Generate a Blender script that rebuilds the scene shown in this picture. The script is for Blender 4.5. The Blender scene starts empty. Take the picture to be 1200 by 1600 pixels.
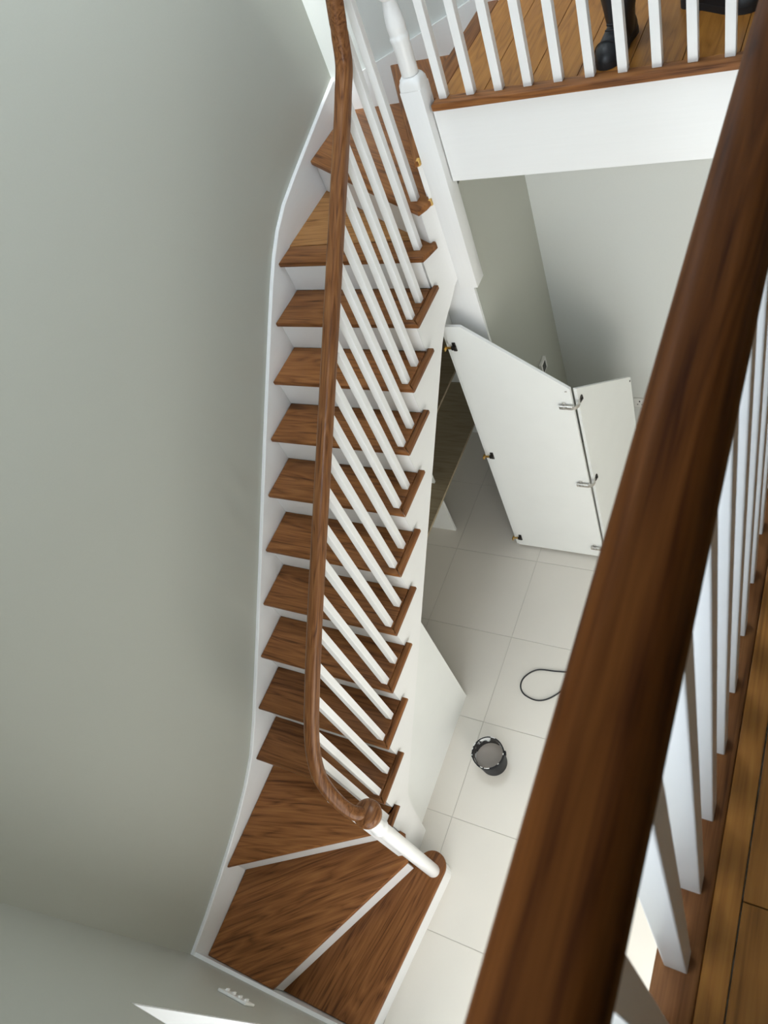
import bpy, bmesh, math, random
from mathutils import Vector, Matrix

random.seed(7)
S = bpy.context.scene
COL = S.collection
PI = math.pi

# ---------------------------------------------------------------- camera
cam_d = bpy.data.cameras.new('camera')
cam_d.sensor_fit = 'VERTICAL'
cam_d.sensor_height = 24.0
cam_d.lens = 1186.03 / 1600.0 * 24.0
cam_d.clip_start = 0.02
cam_d.clip_end = 60
cam_d.dof.use_dof = True
cam_d.dof.focus_distance = 3.4
cam_d.dof.aperture_fstop = 7.0
cam = bpy.data.objects.new('camera', cam_d)
COL.objects.link(cam)
fw = Vector((-0.47667826, 0.46120907, -0.74837426))
rt = Vector((0.86990085, 0.37016816, -0.32595712))
up = Vector((-0.12668994, 0.80638808, 0.57765727))
M = Matrix((rt, up, -fw)).transposed().to_4x4()
M.translation = Vector((2.45302, -0.57634, 4.47916))
cam.matrix_world = M
S.camera = cam

# ---------------------------------------------------------------- world, exposure
w = bpy.data.worlds.new('world')
S.world = w
w.use_nodes = True
w.node_tree.nodes['Background'].inputs[0].default_value = (0.75, 0.86, 1.0, 1)
w.node_tree.nodes['Background'].inputs[1].default_value = 1.0
S.view_settings.view_transform = 'Standard'
S.view_settings.look = 'None'
S.view_settings.gamma = 1.0
S.view_settings.use_curve_mapping = False
S.view_settings.exposure = 0.2
# daylight arrives through the window panes, an added hall window and the glazed front door
WINDOW_L = 6.5
SKY_L = 12.5
HALL_L = 5.6
DOOR_L = 2.9

# ---------------------------------------------------------------- dimensions
R = 0.193                     # rise
G = 0.223                     # going
ZL = 16 * R                   # landing level
XR = 0.816                    # outer end of the treads
XS = 0.785                    # outer face of the string
YF = -0.985                   # front wall
YB = 3.06                     # back wall face
XW = -0.02                    # left wall face
XE = 4.2                      # right wall
ZC = ZL + 2.45                # ceiling


def nose(y):                  # nosing line
    return 4 * R + y * R / G


# ---------------------------------------------------------------- materials
def new_mat(name):
    m = bpy.data.materials.new(name)
    m.use_nodes = True
    nt = m.node_tree
    b = nt.nodes['Principled BSDF']
    return m, nt, b


def L(nt, a, b):
    nt.links.new(a, b)


def plain(name, col, rough=0.5, metal=0.0, spec=0.5, bump=None, bscale=60, coat=0.0):
    m, nt, b = new_mat(name)
    b.inputs['Base Color'].default_value = (*col, 1)
    b.inputs['Roughness'].default_value = rough
    b.inputs['Metallic'].default_value = metal
    b.inputs['Specular IOR Level'].default_value = spec
    b.inputs['Coat Weight'].default_value = coat
    b.inputs['Coat Roughness'].default_value = 0.15
    tc = nt.nodes.new('ShaderNodeTexCoord')
    n = nt.nodes.new('ShaderNodeTexNoise')
    n.inputs['Scale'].default_value = bscale
    n.inputs['Detail'].default_value = 3
    L(nt, tc.outputs['Object'], n.inputs['Vector'])
    mx = nt.nodes.new('ShaderNodeMix'); mx.data_type = 'RGBA'
    mx.inputs[6].default_value = (*[c * 0.97 for c in col], 1)
    mx.inputs[7].default_value = (*[min(1, c * 1.02) for c in col], 1)
    L(nt, n.outputs['Fac'], mx.inputs[0]); L(nt, mx.outputs[2], b.inputs['Base Color'])
    if bump:
        bp = nt.nodes.new('ShaderNodeBump')
        bp.inputs['Strength'].default_value = bump
        bp.inputs['Distance'].default_value = 0.002
        L(nt, n.outputs['Fac'], bp.inputs['Height']); L(nt, bp.outputs[0], b.inputs['Normal'])
    return m


def emit(name, col, s):
    m, nt, b = new_mat(name)
    b.inputs['Base Color'].default_value = (0.8, 0.85, 0.9, 1)
    b.inputs['Roughness'].default_value = 0.3
    b.inputs['Emission Color'].default_value = (*col, 1)
    b.inputs['Emission Strength'].default_value = s
    return m


def wood(name, dark, mid, light, rough=0.42, coat=0.0, along='X', fine=1.0, ring=1.0, rnd=0.2, spec=0.22):
    """oak: long grain along one local axis, cathedral rings, fine pores"""
    m, nt, b = new_mat(name)
    N = nt.nodes.new
    tc = N('ShaderNodeTexCoord'); oi = N('ShaderNodeObjectInfo')
    off = N('ShaderNodeVectorMath'); off.operation = 'SCALE'
    comb = N('ShaderNodeCombineXYZ')
    m1 = N('ShaderNodeMath'); m1.operation = 'MULTIPLY'; m1.inputs[1].default_value = 7.3
    m2 = N('ShaderNodeMath'); m2.operation = 'MULTIPLY'; m2.inputs[1].default_value = 3.1
    L(nt, oi.outputs['Random'], m1.inputs[0]); L(nt, oi.outputs['Random'], m2.inputs[0])
    L(nt, m1.outputs[0], comb.inputs[0]); L(nt, m2.outputs[0], comb.inputs[1]); L(nt, m1.outputs[0], comb.inputs[2])
    add = N('ShaderNodeVectorMath'); add.operation = 'ADD'
    L(nt, tc.outputs['Object'], add.inputs[0]); L(nt, comb.outputs[0], add.inputs[1])

    def mapped(sl, sa):
        mp = N('ShaderNodeMapping')
        s = {'X': (sl, sa, sa), 'Y': (sa, sl, sa), 'Z': (sa, sa, sl)}[along]
        mp.inputs['Scale'].default_value = s
        L(nt, add.outputs[0], mp.inputs['Vector'])
        return mp
    a = mapped(1.5 * ring, 15.0 * ring)
    n1 = N('ShaderNodeTexNoise'); n1.inputs['Scale'].default_value = 1.0; n1.inputs['Detail'].default_value = 1.5
    n1.inputs['Distortion'].default_value = 0.35
    L(nt, a.outputs[0], n1.inputs['Vector'])
    # growth rings: contour lines of a stretched noise field
    mu = N('ShaderNodeMath'); mu.operation = 'MULTIPLY'; mu.inputs[1].default_value = 7.0
    fr = N('ShaderNodeMath'); fr.operation = 'PINGPONG'; fr.inputs[1].default_value = 0.5
    L(nt, n1.outputs['Fac'], mu.inputs[0]); L(nt, mu.outputs[0], fr.inputs[0])
    f = mapped(7.0 * fine, 260.0 * fine)
    n2 = N('ShaderNodeTexNoise'); n2.inputs['Scale'].default_value = 1.0; n2.inputs['Detail'].default_value = 3
    n2.inputs['Roughness'].default_value = 0.6
    L(nt, f.outputs[0], n2.inputs['Vector'])
    g = mapped(1.8 * ring, 48.0 * ring)
    n3 = N('ShaderNodeTexNoise'); n3.inputs['Scale'].default_value = 1.0; n3.inputs['Detail'].default_value = 4
    n3.inputs['Roughness'].default_value = 0.65; n3.inputs['Distortion'].default_value = 0.3
    L(nt, g.outputs[0], n3.inputs['Vector'])
    s1 = N('ShaderNodeMath'); s1.operation = 'MULTIPLY_ADD'; s1.inputs[1].default_value = 0.40
    L(nt, fr.outputs[0], s1.inputs[0])
    s2 = N('ShaderNodeMath'); s2.operation = 'MULTIPLY'; s2.inputs[1].default_value = 0.38
    L(nt, n2.outputs['Fac'], s2.inputs[0]); L(nt, s2.outputs[0], s1.inputs[2])
    s3 = N('ShaderNodeMath'); s3.operation = 'MULTIPLY_ADD'; s3.inputs[1].default_value = 0.62
    L(nt, n3.outputs['Fac'], s3.inputs[0]); L(nt, s1.outputs[0], s3.inputs[2])
    ramp = N('ShaderNodeValToRGB')
    e = ramp.color_ramp.elements
    e[0].position = 0.36; e[0].color = (*dark, 1)
    e[1].position = 0.86; e[1].color = (*light, 1)
    k = e.new(0.55); k.color = (*mid, 1)
    L(nt, s3.outputs[0], ramp.inputs[0])
    # board to board tone
    hv = N('ShaderNodeHueSaturation')
    mr = N('ShaderNodeMapRange'); mr.inputs['To Min'].default_value = 1 - rnd; mr.inputs['To Max'].default_value = 1 + rnd
    L(nt, oi.outputs['Random'], mr.inputs['Value']); L(nt, mr.outputs[0], hv.inputs['Value'])
    L(nt, ramp.outputs[0], hv.inputs['Color'])
    L(nt, hv.outputs[0], b.inputs['Base Color'])
    b.inputs['Roughness'].default_value = rough
    b.inputs['Coat Weight'].default_value = coat
    b.inputs['Coat Roughness'].default_value = 0.22
    b.inputs['Specular IOR Level'].default_value = spec
    bp = N('ShaderNodeBump'); bp.inputs['Strength'].default_value = 0.12; bp.inputs['Distance'].default_value = 0.001
    L(nt, n2.outputs['Fac'], bp.inputs['Height']); L(nt, bp.outputs[0], b.inputs['Normal'])
    return m


WD, WM, WL = (0.052, 0.0165, 0.0045), (0.185, 0.069, 0.0195), (0.305, 0.130, 0.042)
oak_x = wood('oak_stained', WD, WM, WL, along='X')
oak_pale = wood('oak_pale_board', (0.09, 0.036, 0.011), (0.25, 0.115, 0.036), (0.37, 0.185, 0.066), along='X')
oak_y = wood('oak_stained_cross', WD, WM, WL, along='Y')
oak_rail = wood('oak_rail', (0.045, 0.014, 0.004), (0.16, 0.060, 0.018), (0.28, 0.125, 0.044), rough=0.34, coat=0.15, along='Y', rnd=0.05, ring=1.6)
oak_shaded = wood('oak_rail_shaded', (0.020, 0.0050, 0.0008), (0.064, 0.0195, 0.0036), (0.105, 0.036, 0.0072), rough=0.5, coat=0.0, along='Y', fine=0.8, ring=1.35, rnd=0.02, spec=0.05)  # same oak as the stair rail, darkened to carry the shade on it
floor_wood = wood('golden_plank', (0.18, 0.068, 0.011), (0.31, 0.126, 0.022), (0.41, 0.182, 0.036), rough=0.38, coat=0.1, along='Y', fine=0.8, rnd=0.14)
raw_wood = wood('raw_wood', (0.45, 0.25, 0.06), (0.62, 0.38, 0.11), (0.7, 0.48, 0.18), rough=0.6, coat=0.0)
ply_mat = wood('cupboard_board', (0.30, 0.24, 0.15), (0.40, 0.33, 0.22), (0.46, 0.39, 0.27), rough=0.5, coat=0.0, rnd=0.05)


def white_paint(name, col=(0.85, 0.845, 0.835), rough=0.28, along=2):
    m, nt, b = new_mat(name)
    N = nt.nodes.new
    b.inputs['Base Color'].default_value = (*col, 1)
    b.inputs['Roughness'].default_value = rough
    tc = N('ShaderNodeTexCoord'); mp = N('ShaderNodeMapping')
    sc = [120.0, 120.0, 120.0]; sc[along] = 5.0
    mp.inputs['Scale'].default_value = sc
    n = N('ShaderNodeTexNoise'); n.inputs['Scale'].default_value = 1.0; n.inputs['Detail'].default_value = 3
    L(nt, tc.outputs['Object'], mp.inputs['Vector']); L(nt, mp.outputs[0], n.inputs['Vector'])
    bp = N('ShaderNodeBump'); bp.inputs['Strength'].default_value = 0.10; bp.inputs['Distance'].default_value = 0.001
    L(nt, n.outputs['Fac'], bp.inputs['Height']); L(nt, bp.outputs[0], b.inputs['Normal'])
    mx = N('ShaderNodeMix'); mx.data_type = 'RGBA'
    mx.inputs[6].default_value = (*[c * 0.965 for c in col], 1); mx.inputs[7].default_value = (*col, 1)
    L(nt, n.outputs['Fac'], mx.inputs[0]); L(nt, mx.outputs[2], b.inputs['Base Color'])
    return m


white_z = white_paint('white_gloss_upright', along=2)
white_y = white_paint('white_gloss_string', along=1)
white_x = white_paint('white_gloss_board', along=0, rough=0.2)
door_white = plain('white_melamine', (0.80, 0.81, 0.79), rough=0.4, bscale=8)
wall_paint = plain('grey_green_wall_paint', (0.458, 0.465, 0.408), rough=0.42, bump=0.05, bscale=140)
pale_wall = plain('pale_grey_wall_paint', (0.66, 0.675, 0.65), rough=0.45, bump=0.05, bscale=140)
ceil_paint = plain('white_ceiling_paint', (0.82, 0.82, 0.80), rough=0.8)
tile_mat = plain('cream_porcelain', (0.74, 0.70, 0.635), rough=0.3, bscale=5)
grout = plain('pale_grout', (0.55, 0.52, 0.47), rough=0.9)
black_plastic = plain('black_plastic', (0.010, 0.011, 0.014), rough=0.5, spec=0.15)
black_rubber = plain('black_rubber', (0.014, 0.014, 0.016), rough=0.55)
leather = plain('black_leather', (0.010, 0.011, 0.014), rough=0.42, bump=0.3, bscale=90)
steel = plain('nickel_hinge', (0.62, 0.60, 0.57), rough=0.25, metal=1.0)
brass = plain('brass_hinge', (0.72, 0.48, 0.16), rough=0.3, metal=1.0)
dark_metal = plain('dark_hinge', (0.035, 0.030, 0.026), rough=0.35, metal=0.6)
paint_in = plain('grey_brown_paint', (0.36, 0.31, 0.265), rough=0.4, bscale=30)
paint_white = plain('wet_white_paint', (0.85, 0.85, 0.83), rough=0.25)
screen = plain('dark_screen', (0.05, 0.052, 0.045), rough=0.2)
plastic_white = plain('white_plastic', (0.82, 0.81, 0.78), rough=0.3)

# bucket inside: black plastic with dried white paint splashes
m, nt, b = new_mat('splashed_bucket_inside')
tc = nt.nodes.new('ShaderNodeTexCoord'); n = nt.nodes.new('ShaderNodeTexNoise')
n.inputs['Scale'].default_value = 13; n.inputs['Detail'].default_value = 5
rp = nt.nodes.new('ShaderNodeValToRGB'); rp.color_ramp.interpolation = 'LINEAR'
rp.color_ramp.elements[0].position = 0.51; rp.color_ramp.elements[0].color = (0.012, 0.014, 0.018, 1)
rp.color_ramp.elements[1].position = 0.55; rp.color_ramp.elements[1].color = (0.75, 0.76, 0.76, 1)
L(nt, tc.outputs['Object'], n.inputs['Vector']); L(nt, n.outputs['Fac'], rp.inputs[0]); L(nt, rp.outputs[0], b.inputs['Base Color'])
b.inputs['Roughness'].default_value = 0.25
bucket_in = m

pane_up = emit('daylit_pane', (0.79, 0.885, 1.0), WINDOW_L)
pane_sky = emit('daylit_roof_pane', (0.81, 0.915, 1.0), SKY_L)
pane_hall = emit('added_hall_pane', (1.0, 0.975, 0.92), HALL_L)
pane_door = emit('daylit_door_glass', (0.93, 0.98, 1.0), DOOR_L)


# ---------------------------------------------------------------- helpers
def world(o):
    mb = o.matrix_basis.copy()
    if o.parent:
        return world(o.parent) @ o.matrix_parent_inverse @ mb
    return mb


def adopt(o, parent):
    if parent is not None:
        o.parent = parent
        o.matrix_parent_inverse = world(parent).inverted()
    return o


def finish(name, bm, mat, parent=None, smooth=None, loc=(0, 0, 0), rz=0.0):
    bmesh.ops.recalc_face_normals(bm, faces=bm.faces)
    me = bpy.data.meshes.new(name)
    bm.to_mesh(me); bm.free()
    me.materials.append(mat)
    if smooth is not None:
        for p in me.polygons:
            p.use_smooth = True
        me.set_sharp_from_angle(angle=math.radians(smooth))
    o = bpy.data.objects.new(name, me)
    COL.objects.link(o)
    o.location = loc; o.rotation_euler = (0, 0, rz)
    return adopt(o, parent)


def tag(o, label, cat=None, group=None, kind=None):
    o['label'] = label
    if cat:
        o['category'] = cat
    if group:
        o['group'] = group
    if kind:
        o['kind'] = kind
    return o


def thing(name, label, cat, loc=(0, 0, 0), rz=0.0, group=None, kind=None):
    o = bpy.data.objects.new(name, None)
    o.empty_display_size = 0.1
    COL.objects.link(o)
    o.location = loc; o.rotation_euler = (0, 0, rz)
    return tag(o, label, cat, group, kind)


def bx(bm, x0, x1, y0, y1, z0, z1, bev=0.0):
    r = bmesh.ops.create_cube(bm, size=1.0)
    vs = r['verts']
    for v in vs:
        v.co = Vector((x0 + (v.co.x + .5) * (x1 - x0), y0 + (v.co.y + .5) * (y1 - y0), z0 + (v.co.z + .5) * (z1 - z0)))
    if bev > 0:
        es = list({e for v in vs for e in v.link_edges})
        bmesh.ops.bevel(bm, geom=es, offset=bev, segments=2, affect='EDGES', profile=0.5)
    return vs


def box(name, mat, parent, x0, x1, y0, y1, z0, z1, bev=0.0, smooth=None):
    """mesh with its origin at the box's base centre"""
    cx, cy = (x0 + x1) / 2, (y0 + y1) / 2
    bm = bmesh.new()
    bx(bm, x0 - cx, x1 - cx, y0 - cy, y1 - cy, 0, z1 - z0, bev)
    return finish(name, bm, mat, parent, smooth, (cx, cy, z0))


def prism(name, mat, parent, poly, z0, z1, ang=0.0, bev=0.0, smooth=None, origin=None):
    """vertical extrusion of a plan polygon; local X of the object runs at angle ang"""
    if origin is None:
        cx = sum(p[0] for p in poly) / len(poly); cy = sum(p[1] for p in poly) / len(poly)
    else:
        cx, cy = origin
    c, s = math.cos(-ang), math.sin(-ang)
    bm = bmesh.new()
    loc = [((x - cx) * c - (y - cy) * s, (x - cx) * s + (y - cy) * c) for x, y in poly]
    lo = [bm.verts.new((x, y, 0)) for x, y in loc]
    hi = [bm.verts.new((x, y, z1 - z0)) for x, y in loc]
    n = len(loc)
    bm.faces.new(lo[::-1]); bm.faces.new(hi)
    for i in range(n):
        bm.faces.new((lo[i], lo[(i + 1) % n], hi[(i + 1) % n], hi[i]))
    bmesh.ops.recalc_face_normals(bm, faces=bm.faces)
    if bev > 0:
        es = [e for e in bm.edges if abs(e.verts[0].co.z - e.verts[1].co.z) < 1e-6]
        bmesh.ops.bevel(bm, geom=es, offset=bev, segments=3, affect='EDGES', profile=0.5)
    return finish(name, bm, mat, parent, smooth, (cx, cy, z0), ang)


def prism_x(name, mat, parent, poly, x0, x1, bev=0.0):
    """extrusion along x of a (y, z) polygon"""
    bm = bmesh.new()
    a = [bm.verts.new((x0, y, z)) for y, z in poly]
    c = [bm.verts.new((x1, y, z)) for y, z in poly]
    n = len(poly)
    bm.faces.new(a); bm.faces.new(c[::-1])
    for i in range(n):
        bm.faces.new((a[i], a[(i + 1) % n], c[(i + 1) % n], c[i]))
    if bev:
        bmesh.ops.bevel(bm, geom=bm.edges[:], offset=bev, segments=1, affect='EDGES')
    return finish(name, bm, mat, parent)


def prism_y(name, mat, parent, poly, y0, y1, bev=0.0):
    bm = bmesh.new()
    a = [bm.verts.new((x, y0, z)) for x, z in poly]
    c = [bm.verts.new((x, y1, z)) for x, z in poly]
    n = len(poly)
    bm.faces.new(a); bm.faces.new(c[::-1])
    for i in range(n):
        bm.faces.new((a[i], a[(i + 1) % n], c[(i + 1) % n], c[i]))
    if bev:
        bmesh.ops.bevel(bm, geom=bm.edges[:], offset=bev, segments=1, affect='EDGES')
    return finish(name, bm, mat, parent)


def smooth_path(pts, n=10):
    """Catmull-Rom through the points"""
    P = [Vector(p) for p in pts]
    P = [P[0] * 2 - P[1]] + P + [P[-1] * 2 - P[-2]]
    out = []
    for i in range(1, len(P) - 2):
        for k in range(n):
            t = k / n
            a, b_, c, d = P[i - 1], P[i], P[i + 1], P[i + 2]
            out.append(0.5 * ((2 * b_) + (c - a) * t + (2 * a - 5 * b_ + 4 * c - d) * t * t + (3 * b_ - a - 3 * c + d) * t ** 3))
    out.append(P[-2])
    return out


def sweep(bm, path, prof, upv=Vector((0, 0, 1)), cap=True):
    rings = []
    n = len(path)
    for i, p in enumerate(path):
        t = (path[min(i + 1, n - 1)] - path[max(i - 1, 0)]).normalized()
        side = t.cross(upv)
        if side.length < 1e-4:
            side = Vector((1, 0, 0))
        side.normalize()
        u = side.cross(t).normalized()
        rings.append([bm.verts.new(p + side * a + u * c) for a, c in prof])
    m_ = len(prof)
    for i in range(n - 1):
        for j in range(m_):
            bm.faces.new((rings[i][j], rings[i][(j + 1) % m_], rings[i + 1][(j + 1) % m_], rings[i + 1][j]))
    if cap:
        bm.faces.new(rings[0][::-1]); bm.faces.new(rings[-1])


def rail_profile(wd, h, rt_, rb_=0.008, seg=5):
    """rounded rail section, top corners generously rounded"""
    pts = []
    def arc(cx, cy, r, a0, a1):
        for k in range(seg + 1):
            a = a0 + (a1 - a0) * k / seg
            pts.append((cx + r * math.cos(a), cy + r * math.sin(a)))
    hw = wd / 2
    arc(hw - rt_, h / 2 - rt_, rt_, 0, PI / 2)
    arc(-hw + rt_, h / 2 - rt_, rt_, PI / 2, PI)
    arc(-hw + rb_, -h / 2 + rb_, rb_, PI, 1.5 * PI)
    arc(hw - rb_, -h / 2 + rb_, rb_, 1.5 * PI, 2 * PI)
    return pts


def lathe(bm, prof, seg=28, c=(0, 0)):
    rings = []
    for r, z in prof:
        rings.append([bm.verts.new((c[0] + r * math.cos(2 * PI * k / seg), c[1] + r * math.sin(2 * PI * k / seg), z)) for k in range(seg)])
    for i in range(len(prof) - 1):
        for k in range(seg):
            bm.faces.new((rings[i][k], rings[i][(k + 1) % seg], rings[i + 1][(k + 1) % seg], rings[i + 1][k]))
    bm.faces.new(rings[0][::-1]); bm.faces.new(rings[-1])


def wall_cells(bm, axis, pos0, pos1, us, zs, holes):
    """wall slab split into cells along u and z, cells inside holes left open"""
    for i in range(len(us) - 1):
        for k in range(len(zs) - 1):
            u0, u1, z0, z1 = us[i], us[i + 1], zs[k], zs[k + 1]
            if any(u0 >= h[0] - 1e-6 and u1 <= h[1] + 1e-6 and z0 >= h[2] - 1e-6 and z1 <= h[3] + 1e-6 for h in holes):
                continue
            if axis == 'y':
                bx(bm, u0, u1, pos0, pos1, z0, z1)
            else:
                bx(bm, pos0, pos1, u0, u1, z0, z1)


def struct(o, label, cat):
    return tag(o, label, cat, kind='structure')


# ================================================================ STRUCTURE
# --- tiled ground floor
TX, TPX, TY, TPY = 0.3056, 0.6041, 2.5589, 0.5948
fl = box('floor', grout, None, XW - 0.1, XE + 0.1, YF - 0.25, YB + 0.1, -0.12, -0.003)
struct(fl, 'cream tiled ground floor of the hall', 'floor')
tile_cache = {}
xs = sorted([XW, XE] + [TX + i * TPX for i in range(0, 8) if XW < TX + i * TPX < XE])
ys = sorted([YF - 0.23, YB] + [TY - j * TPY for j in range(0, 7) if YF - 0.23 < TY - j * TPY < YB])
for i in range(len(xs) - 1):
    for j in range(len(ys) - 1):
        gx = 0.0016
        x0, x1, y0, y1 = xs[i] + gx, xs[i + 1] - gx, ys[j] + gx, ys[j + 1] - gx
        key = (round(x1 - x0, 3), round(y1 - y0, 3))
        if key not in tile_cache:
            t = box('tile', tile_mat, fl, x0, x1, y0, y1, -0.012, 0.0, 0.0012)
            tile_cache[key] = t
        else:
            s0 = tile_cache[key]
            t = s0.copy(); COL.objects.link(t)
            t.location = ((x0 + x1) / 2, (y0 + y1) / 2, -0.012)
            adopt(t, fl)

# --- walls
o = box('wall_left', wall_paint, None, XW - 0.1, XW, YF, YB, 0, ZC)
struct(o, 'tall plain grey-green wall beside the stair flight', 'wall')

WIN1 = (0.95, 2.25, ZL + 0.70, ZL + 2.1)
WIN2 = (2.2, 4.0, 0.25, 2.225)
SKY = (0.35, 1.25, 1.15, 2.6)
DOOR = (0.925, 2.05, 0.0, 2.225)
bm = bmesh.new()
us = sorted({XW - 0.1, XE + 0.1, WIN1[0], WIN1[1], WIN2[0], WIN2[1], DOOR[0], DOOR[1]})
zs = sorted({0, ZC, DOOR[3], WIN1[2], WIN1[3], WIN2[2]})
wall_cells(bm, 'y', YF - 0.22, YF, us, zs, [WIN1, WIN2, DOOR])
bmesh.ops.remove_doubles(bm, verts=bm.verts, dist=1e-5)
o = finish('wall_front', bm, wall_paint)
struct(o, 'shaded grey-green front wall at the foot of the stair', 'wall')

o = box('wall_back', pale_wall, None, XW - 0.1, XE + 0.1, YB, YB + 0.1, 0, ZC)
struct(o, 'pale grey back wall behind the landing and the hall', 'wall')
o = box('wall_right', wall_paint, None, XE, XE + 0.1, YF, YB, 0, ZC)
struct(o, 'plain wall on the right of the landing', 'wall')
XI = 0.93
o = box('wall_hall', wall_paint, None, XI - 0.1, XI, 2.199, YB, 0, 2.67)
struct(o, 'narrow grey-green hall wall carrying the thermostat', 'wall')
bm = bmesh.new()
for a, c, d, e_ in ((XW - 0.1, SKY[0], YF - 0.22, YB + 0.1), (SKY[1], XE + 0.1, YF - 0.22, YB + 0.1), (SKY[0], SKY[1], YF - 0.22, SKY[2]), (SKY[0], SKY[1], SKY[3], YB + 0.1)):
    bx(bm, a, c, d, e_, ZC, ZC + 0.16)
o = finish('ceiling', bm, ceil_paint)
struct(o, 'white ceiling above the stairwell', 'ceiling')


# --- windows and door
def window(n, w_, pane, label):
    x0, x1, z0, z1 = w_
    root = thing('window_%d' % n, label, 'window', ((x0 + x1) / 2, YF - 0.12, z0), kind='structure')
    bm = bmesh.new()
    f = 0.06
    bx(bm, x0, x1, YF - 0.16, YF - 0.08, z0, z0 + f); bx(bm, x0, x1, YF - 0.16, YF - 0.08, z1 - f, z1)
    bx(bm, x0, x0 + f, YF - 0.16, YF - 0.08, z0, z1); bx(bm, x1 - f, x1, YF - 0.16, YF - 0.08, z0, z1)
    xm = (x0 + x1) / 2
    bx(bm, xm - f / 2, xm + f / 2, YF - 0.16, YF - 0.08, z0, z1)
    finish('window_frame', bm, white_x, root)
    for a, c in ((x0 + f, xm - f / 2), (xm + f / 2, x1 - f)):
        box('pane', pane, root, a, c, YF - 0.13, YF - 0.12, z0 + f, z1 - f)
    box('window_sill', white_x, root, x0 - 0.04, x1 + 0.04, YF - 0.09, YF + 0.03, z0 - 0.03, z0, 0.004)


window(2, WIN2, pane_hall, 'unseen white framed window added to brighten the hall')  # unseen window, added for more light at the back of the hall
rw = thing('window_3', 'white roof window over the head of the stair', 'window', ((SKY[0] + SKY[1]) / 2, (SKY[2] + SKY[3]) / 2, ZC), kind='structure')
bm = bmesh.new()
for a, c, d, e_ in ((SKY[0], SKY[0] + 0.05, SKY[2], SKY[3]), (SKY[1] - 0.05, SKY[1], SKY[2], SKY[3]), (SKY[0], SKY[1], SKY[2], SKY[2] + 0.05), (SKY[0], SKY[1], SKY[3] - 0.05, SKY[3])):
    bx(bm, a, c, d, e_, ZC + 0.08, ZC + 0.15)
finish('window_frame', bm, white_x, rw)
box('pane', pane_sky, rw, SKY[0] + 0.05, SKY[1] - 0.05, SKY[2] + 0.05, SKY[3] - 0.05, ZC + 0.13, ZC + 0.14)
window(1, WIN1, pane_up, 'white framed stair window above the front door')

dr = thing('door_1', 'white glazed front door in a deep white reveal', 'door', ((DOOR[0] + DOOR[1]) / 2, YF - 0.1, 0), kind='structure')
bm = bmesh.new()
bx(bm, DOOR[0] - 0.0, DOOR[0] + 0.012, YF - 0.22, YF - 0.001, 0, DOOR[3]); bx(bm, DOOR[1] - 0.012, DOOR[1], YF - 0.22, YF - 0.001, 0, DOOR[3])
bx(bm, DOOR[0], DOOR[1], YF - 0.22, YF - 0.001, DOOR[3] - 0.012, DOOR[3])
finish('door_lining', bm, white_z, dr)
lx0, lx1 = DOOR[0] + 0.014, DOOR[1] - 0.014
bm = bmesh.new()
y0, y1 = YF - 0.21, YF - 0.165
bx(bm, lx0, lx0 + 0.24, y0, y1, 0.008, 2.205); bx(bm, lx1 - 0.09, lx1, y0, y1, 0.008, 2.205)
bx(bm, lx0, lx1, y0, y1, 0.008, 0.22); bx(bm, lx0, lx1, y0, y1, 2.10, 2.205); bx(bm, lx0, lx1, y0, y1, 1.05, 1.13)
finish('door_leaf', bm, white_z, dr)
box('pane', pane_door, dr, lx0 + 0.24, lx1 - 0.09, y0 + 0.015, y0 + 0.022, 0.22, 1.05)
box('pane', pane_door, dr, lx0 + 0.24, lx1 - 0.09, y0 + 0.015, y0 + 0.022, 1.13, 2.10)
bm = bmesh.new()
bx(bm, lx1 - 0.06, lx1 - 0.03, y1, y1 + 0.01, 0.98, 1.16); bx(bm, lx1 - 0.16, lx1 - 0.035, y1 + 0.04, y1 + 0.055, 1.06, 1.08); bx(bm, lx1 - 0.055, lx1 - 0.035, y1, y1 + 0.05, 1.06, 1.08)
finish('door_handle', bm, steel, dr)

# --- upper landing slab, boards, nosings and aprons
bm = bmesh.new()
bx(bm, XI, 2.377, 2.24, YB, 2.752, ZL - 0.022)
bx(bm, 2.377, XE, YF, YB, 2.752, ZL - 0.022)
land = finish('landing_floor', bm, ceil_paint)
struct(land, 'golden boarded upper landing around the stairwell', 'floor')
PP = 0.1826
px = 1.1735
edges = []
x = 0.984
k = 0
cuts = [0.984] + [1.1735 + PP * i for i in range(-0, 20) if 1.1735 + PP * i < XE] + [XE]
for i in range(len(cuts) - 1):
    x0, x1 = cuts[i], cuts[i + 1]
    segs = []
    if x1 <= 2.42:
        segs = [(x0, x1, 2.262, YB)]
    elif x0 < 2.412:
        segs = [(x0, 2.412, 2.262, YB), (2.412, x1, YF, 0.86), (2.412, x1, 0.86, YB)]
    else:
        j = [YF, -0.318, 1.35, YB] if i % 2 == 0 else [YF, 0.55, 1.9, YB]
        segs = [(x0, x1, j[q], j[q + 1]) for q in range(3)]
    for a, c, d, e_ in segs:
        if c - a > 0.012:
            box('plank', floor_wood, land, a + (0.0012 if abs(a - 2.412) > .001 else 0), c - (0.0012 if abs(c - 2.412) > .001 else 0), d + 0.0008, e_ - 0.0008, ZL - 0.02, ZL, 0.0012)
NT = 0.027
prism('nosing_board', oak_x, land, [(0.967, 2.196), (2.36, 2.196), (2.36, 2.262), (0.967, 2.262)], ZL - NT, ZL + 0.002, 0, 0.006, 40)
prism('nosing_board', oak_y, land, [(2.347, YF), (2.412, YF), (2.412, 2.262), (2.347, 2.262)], ZL - NT, ZL + 0.002, 0, 0.006, 40)
prism('nosing_board', oak_y, land, [(0.897, 2.255), (0.984, 2.255), (0.984, YB), (0.897, YB)], ZL - NT, ZL + 0.002, 0, 0.008, 40)
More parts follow.
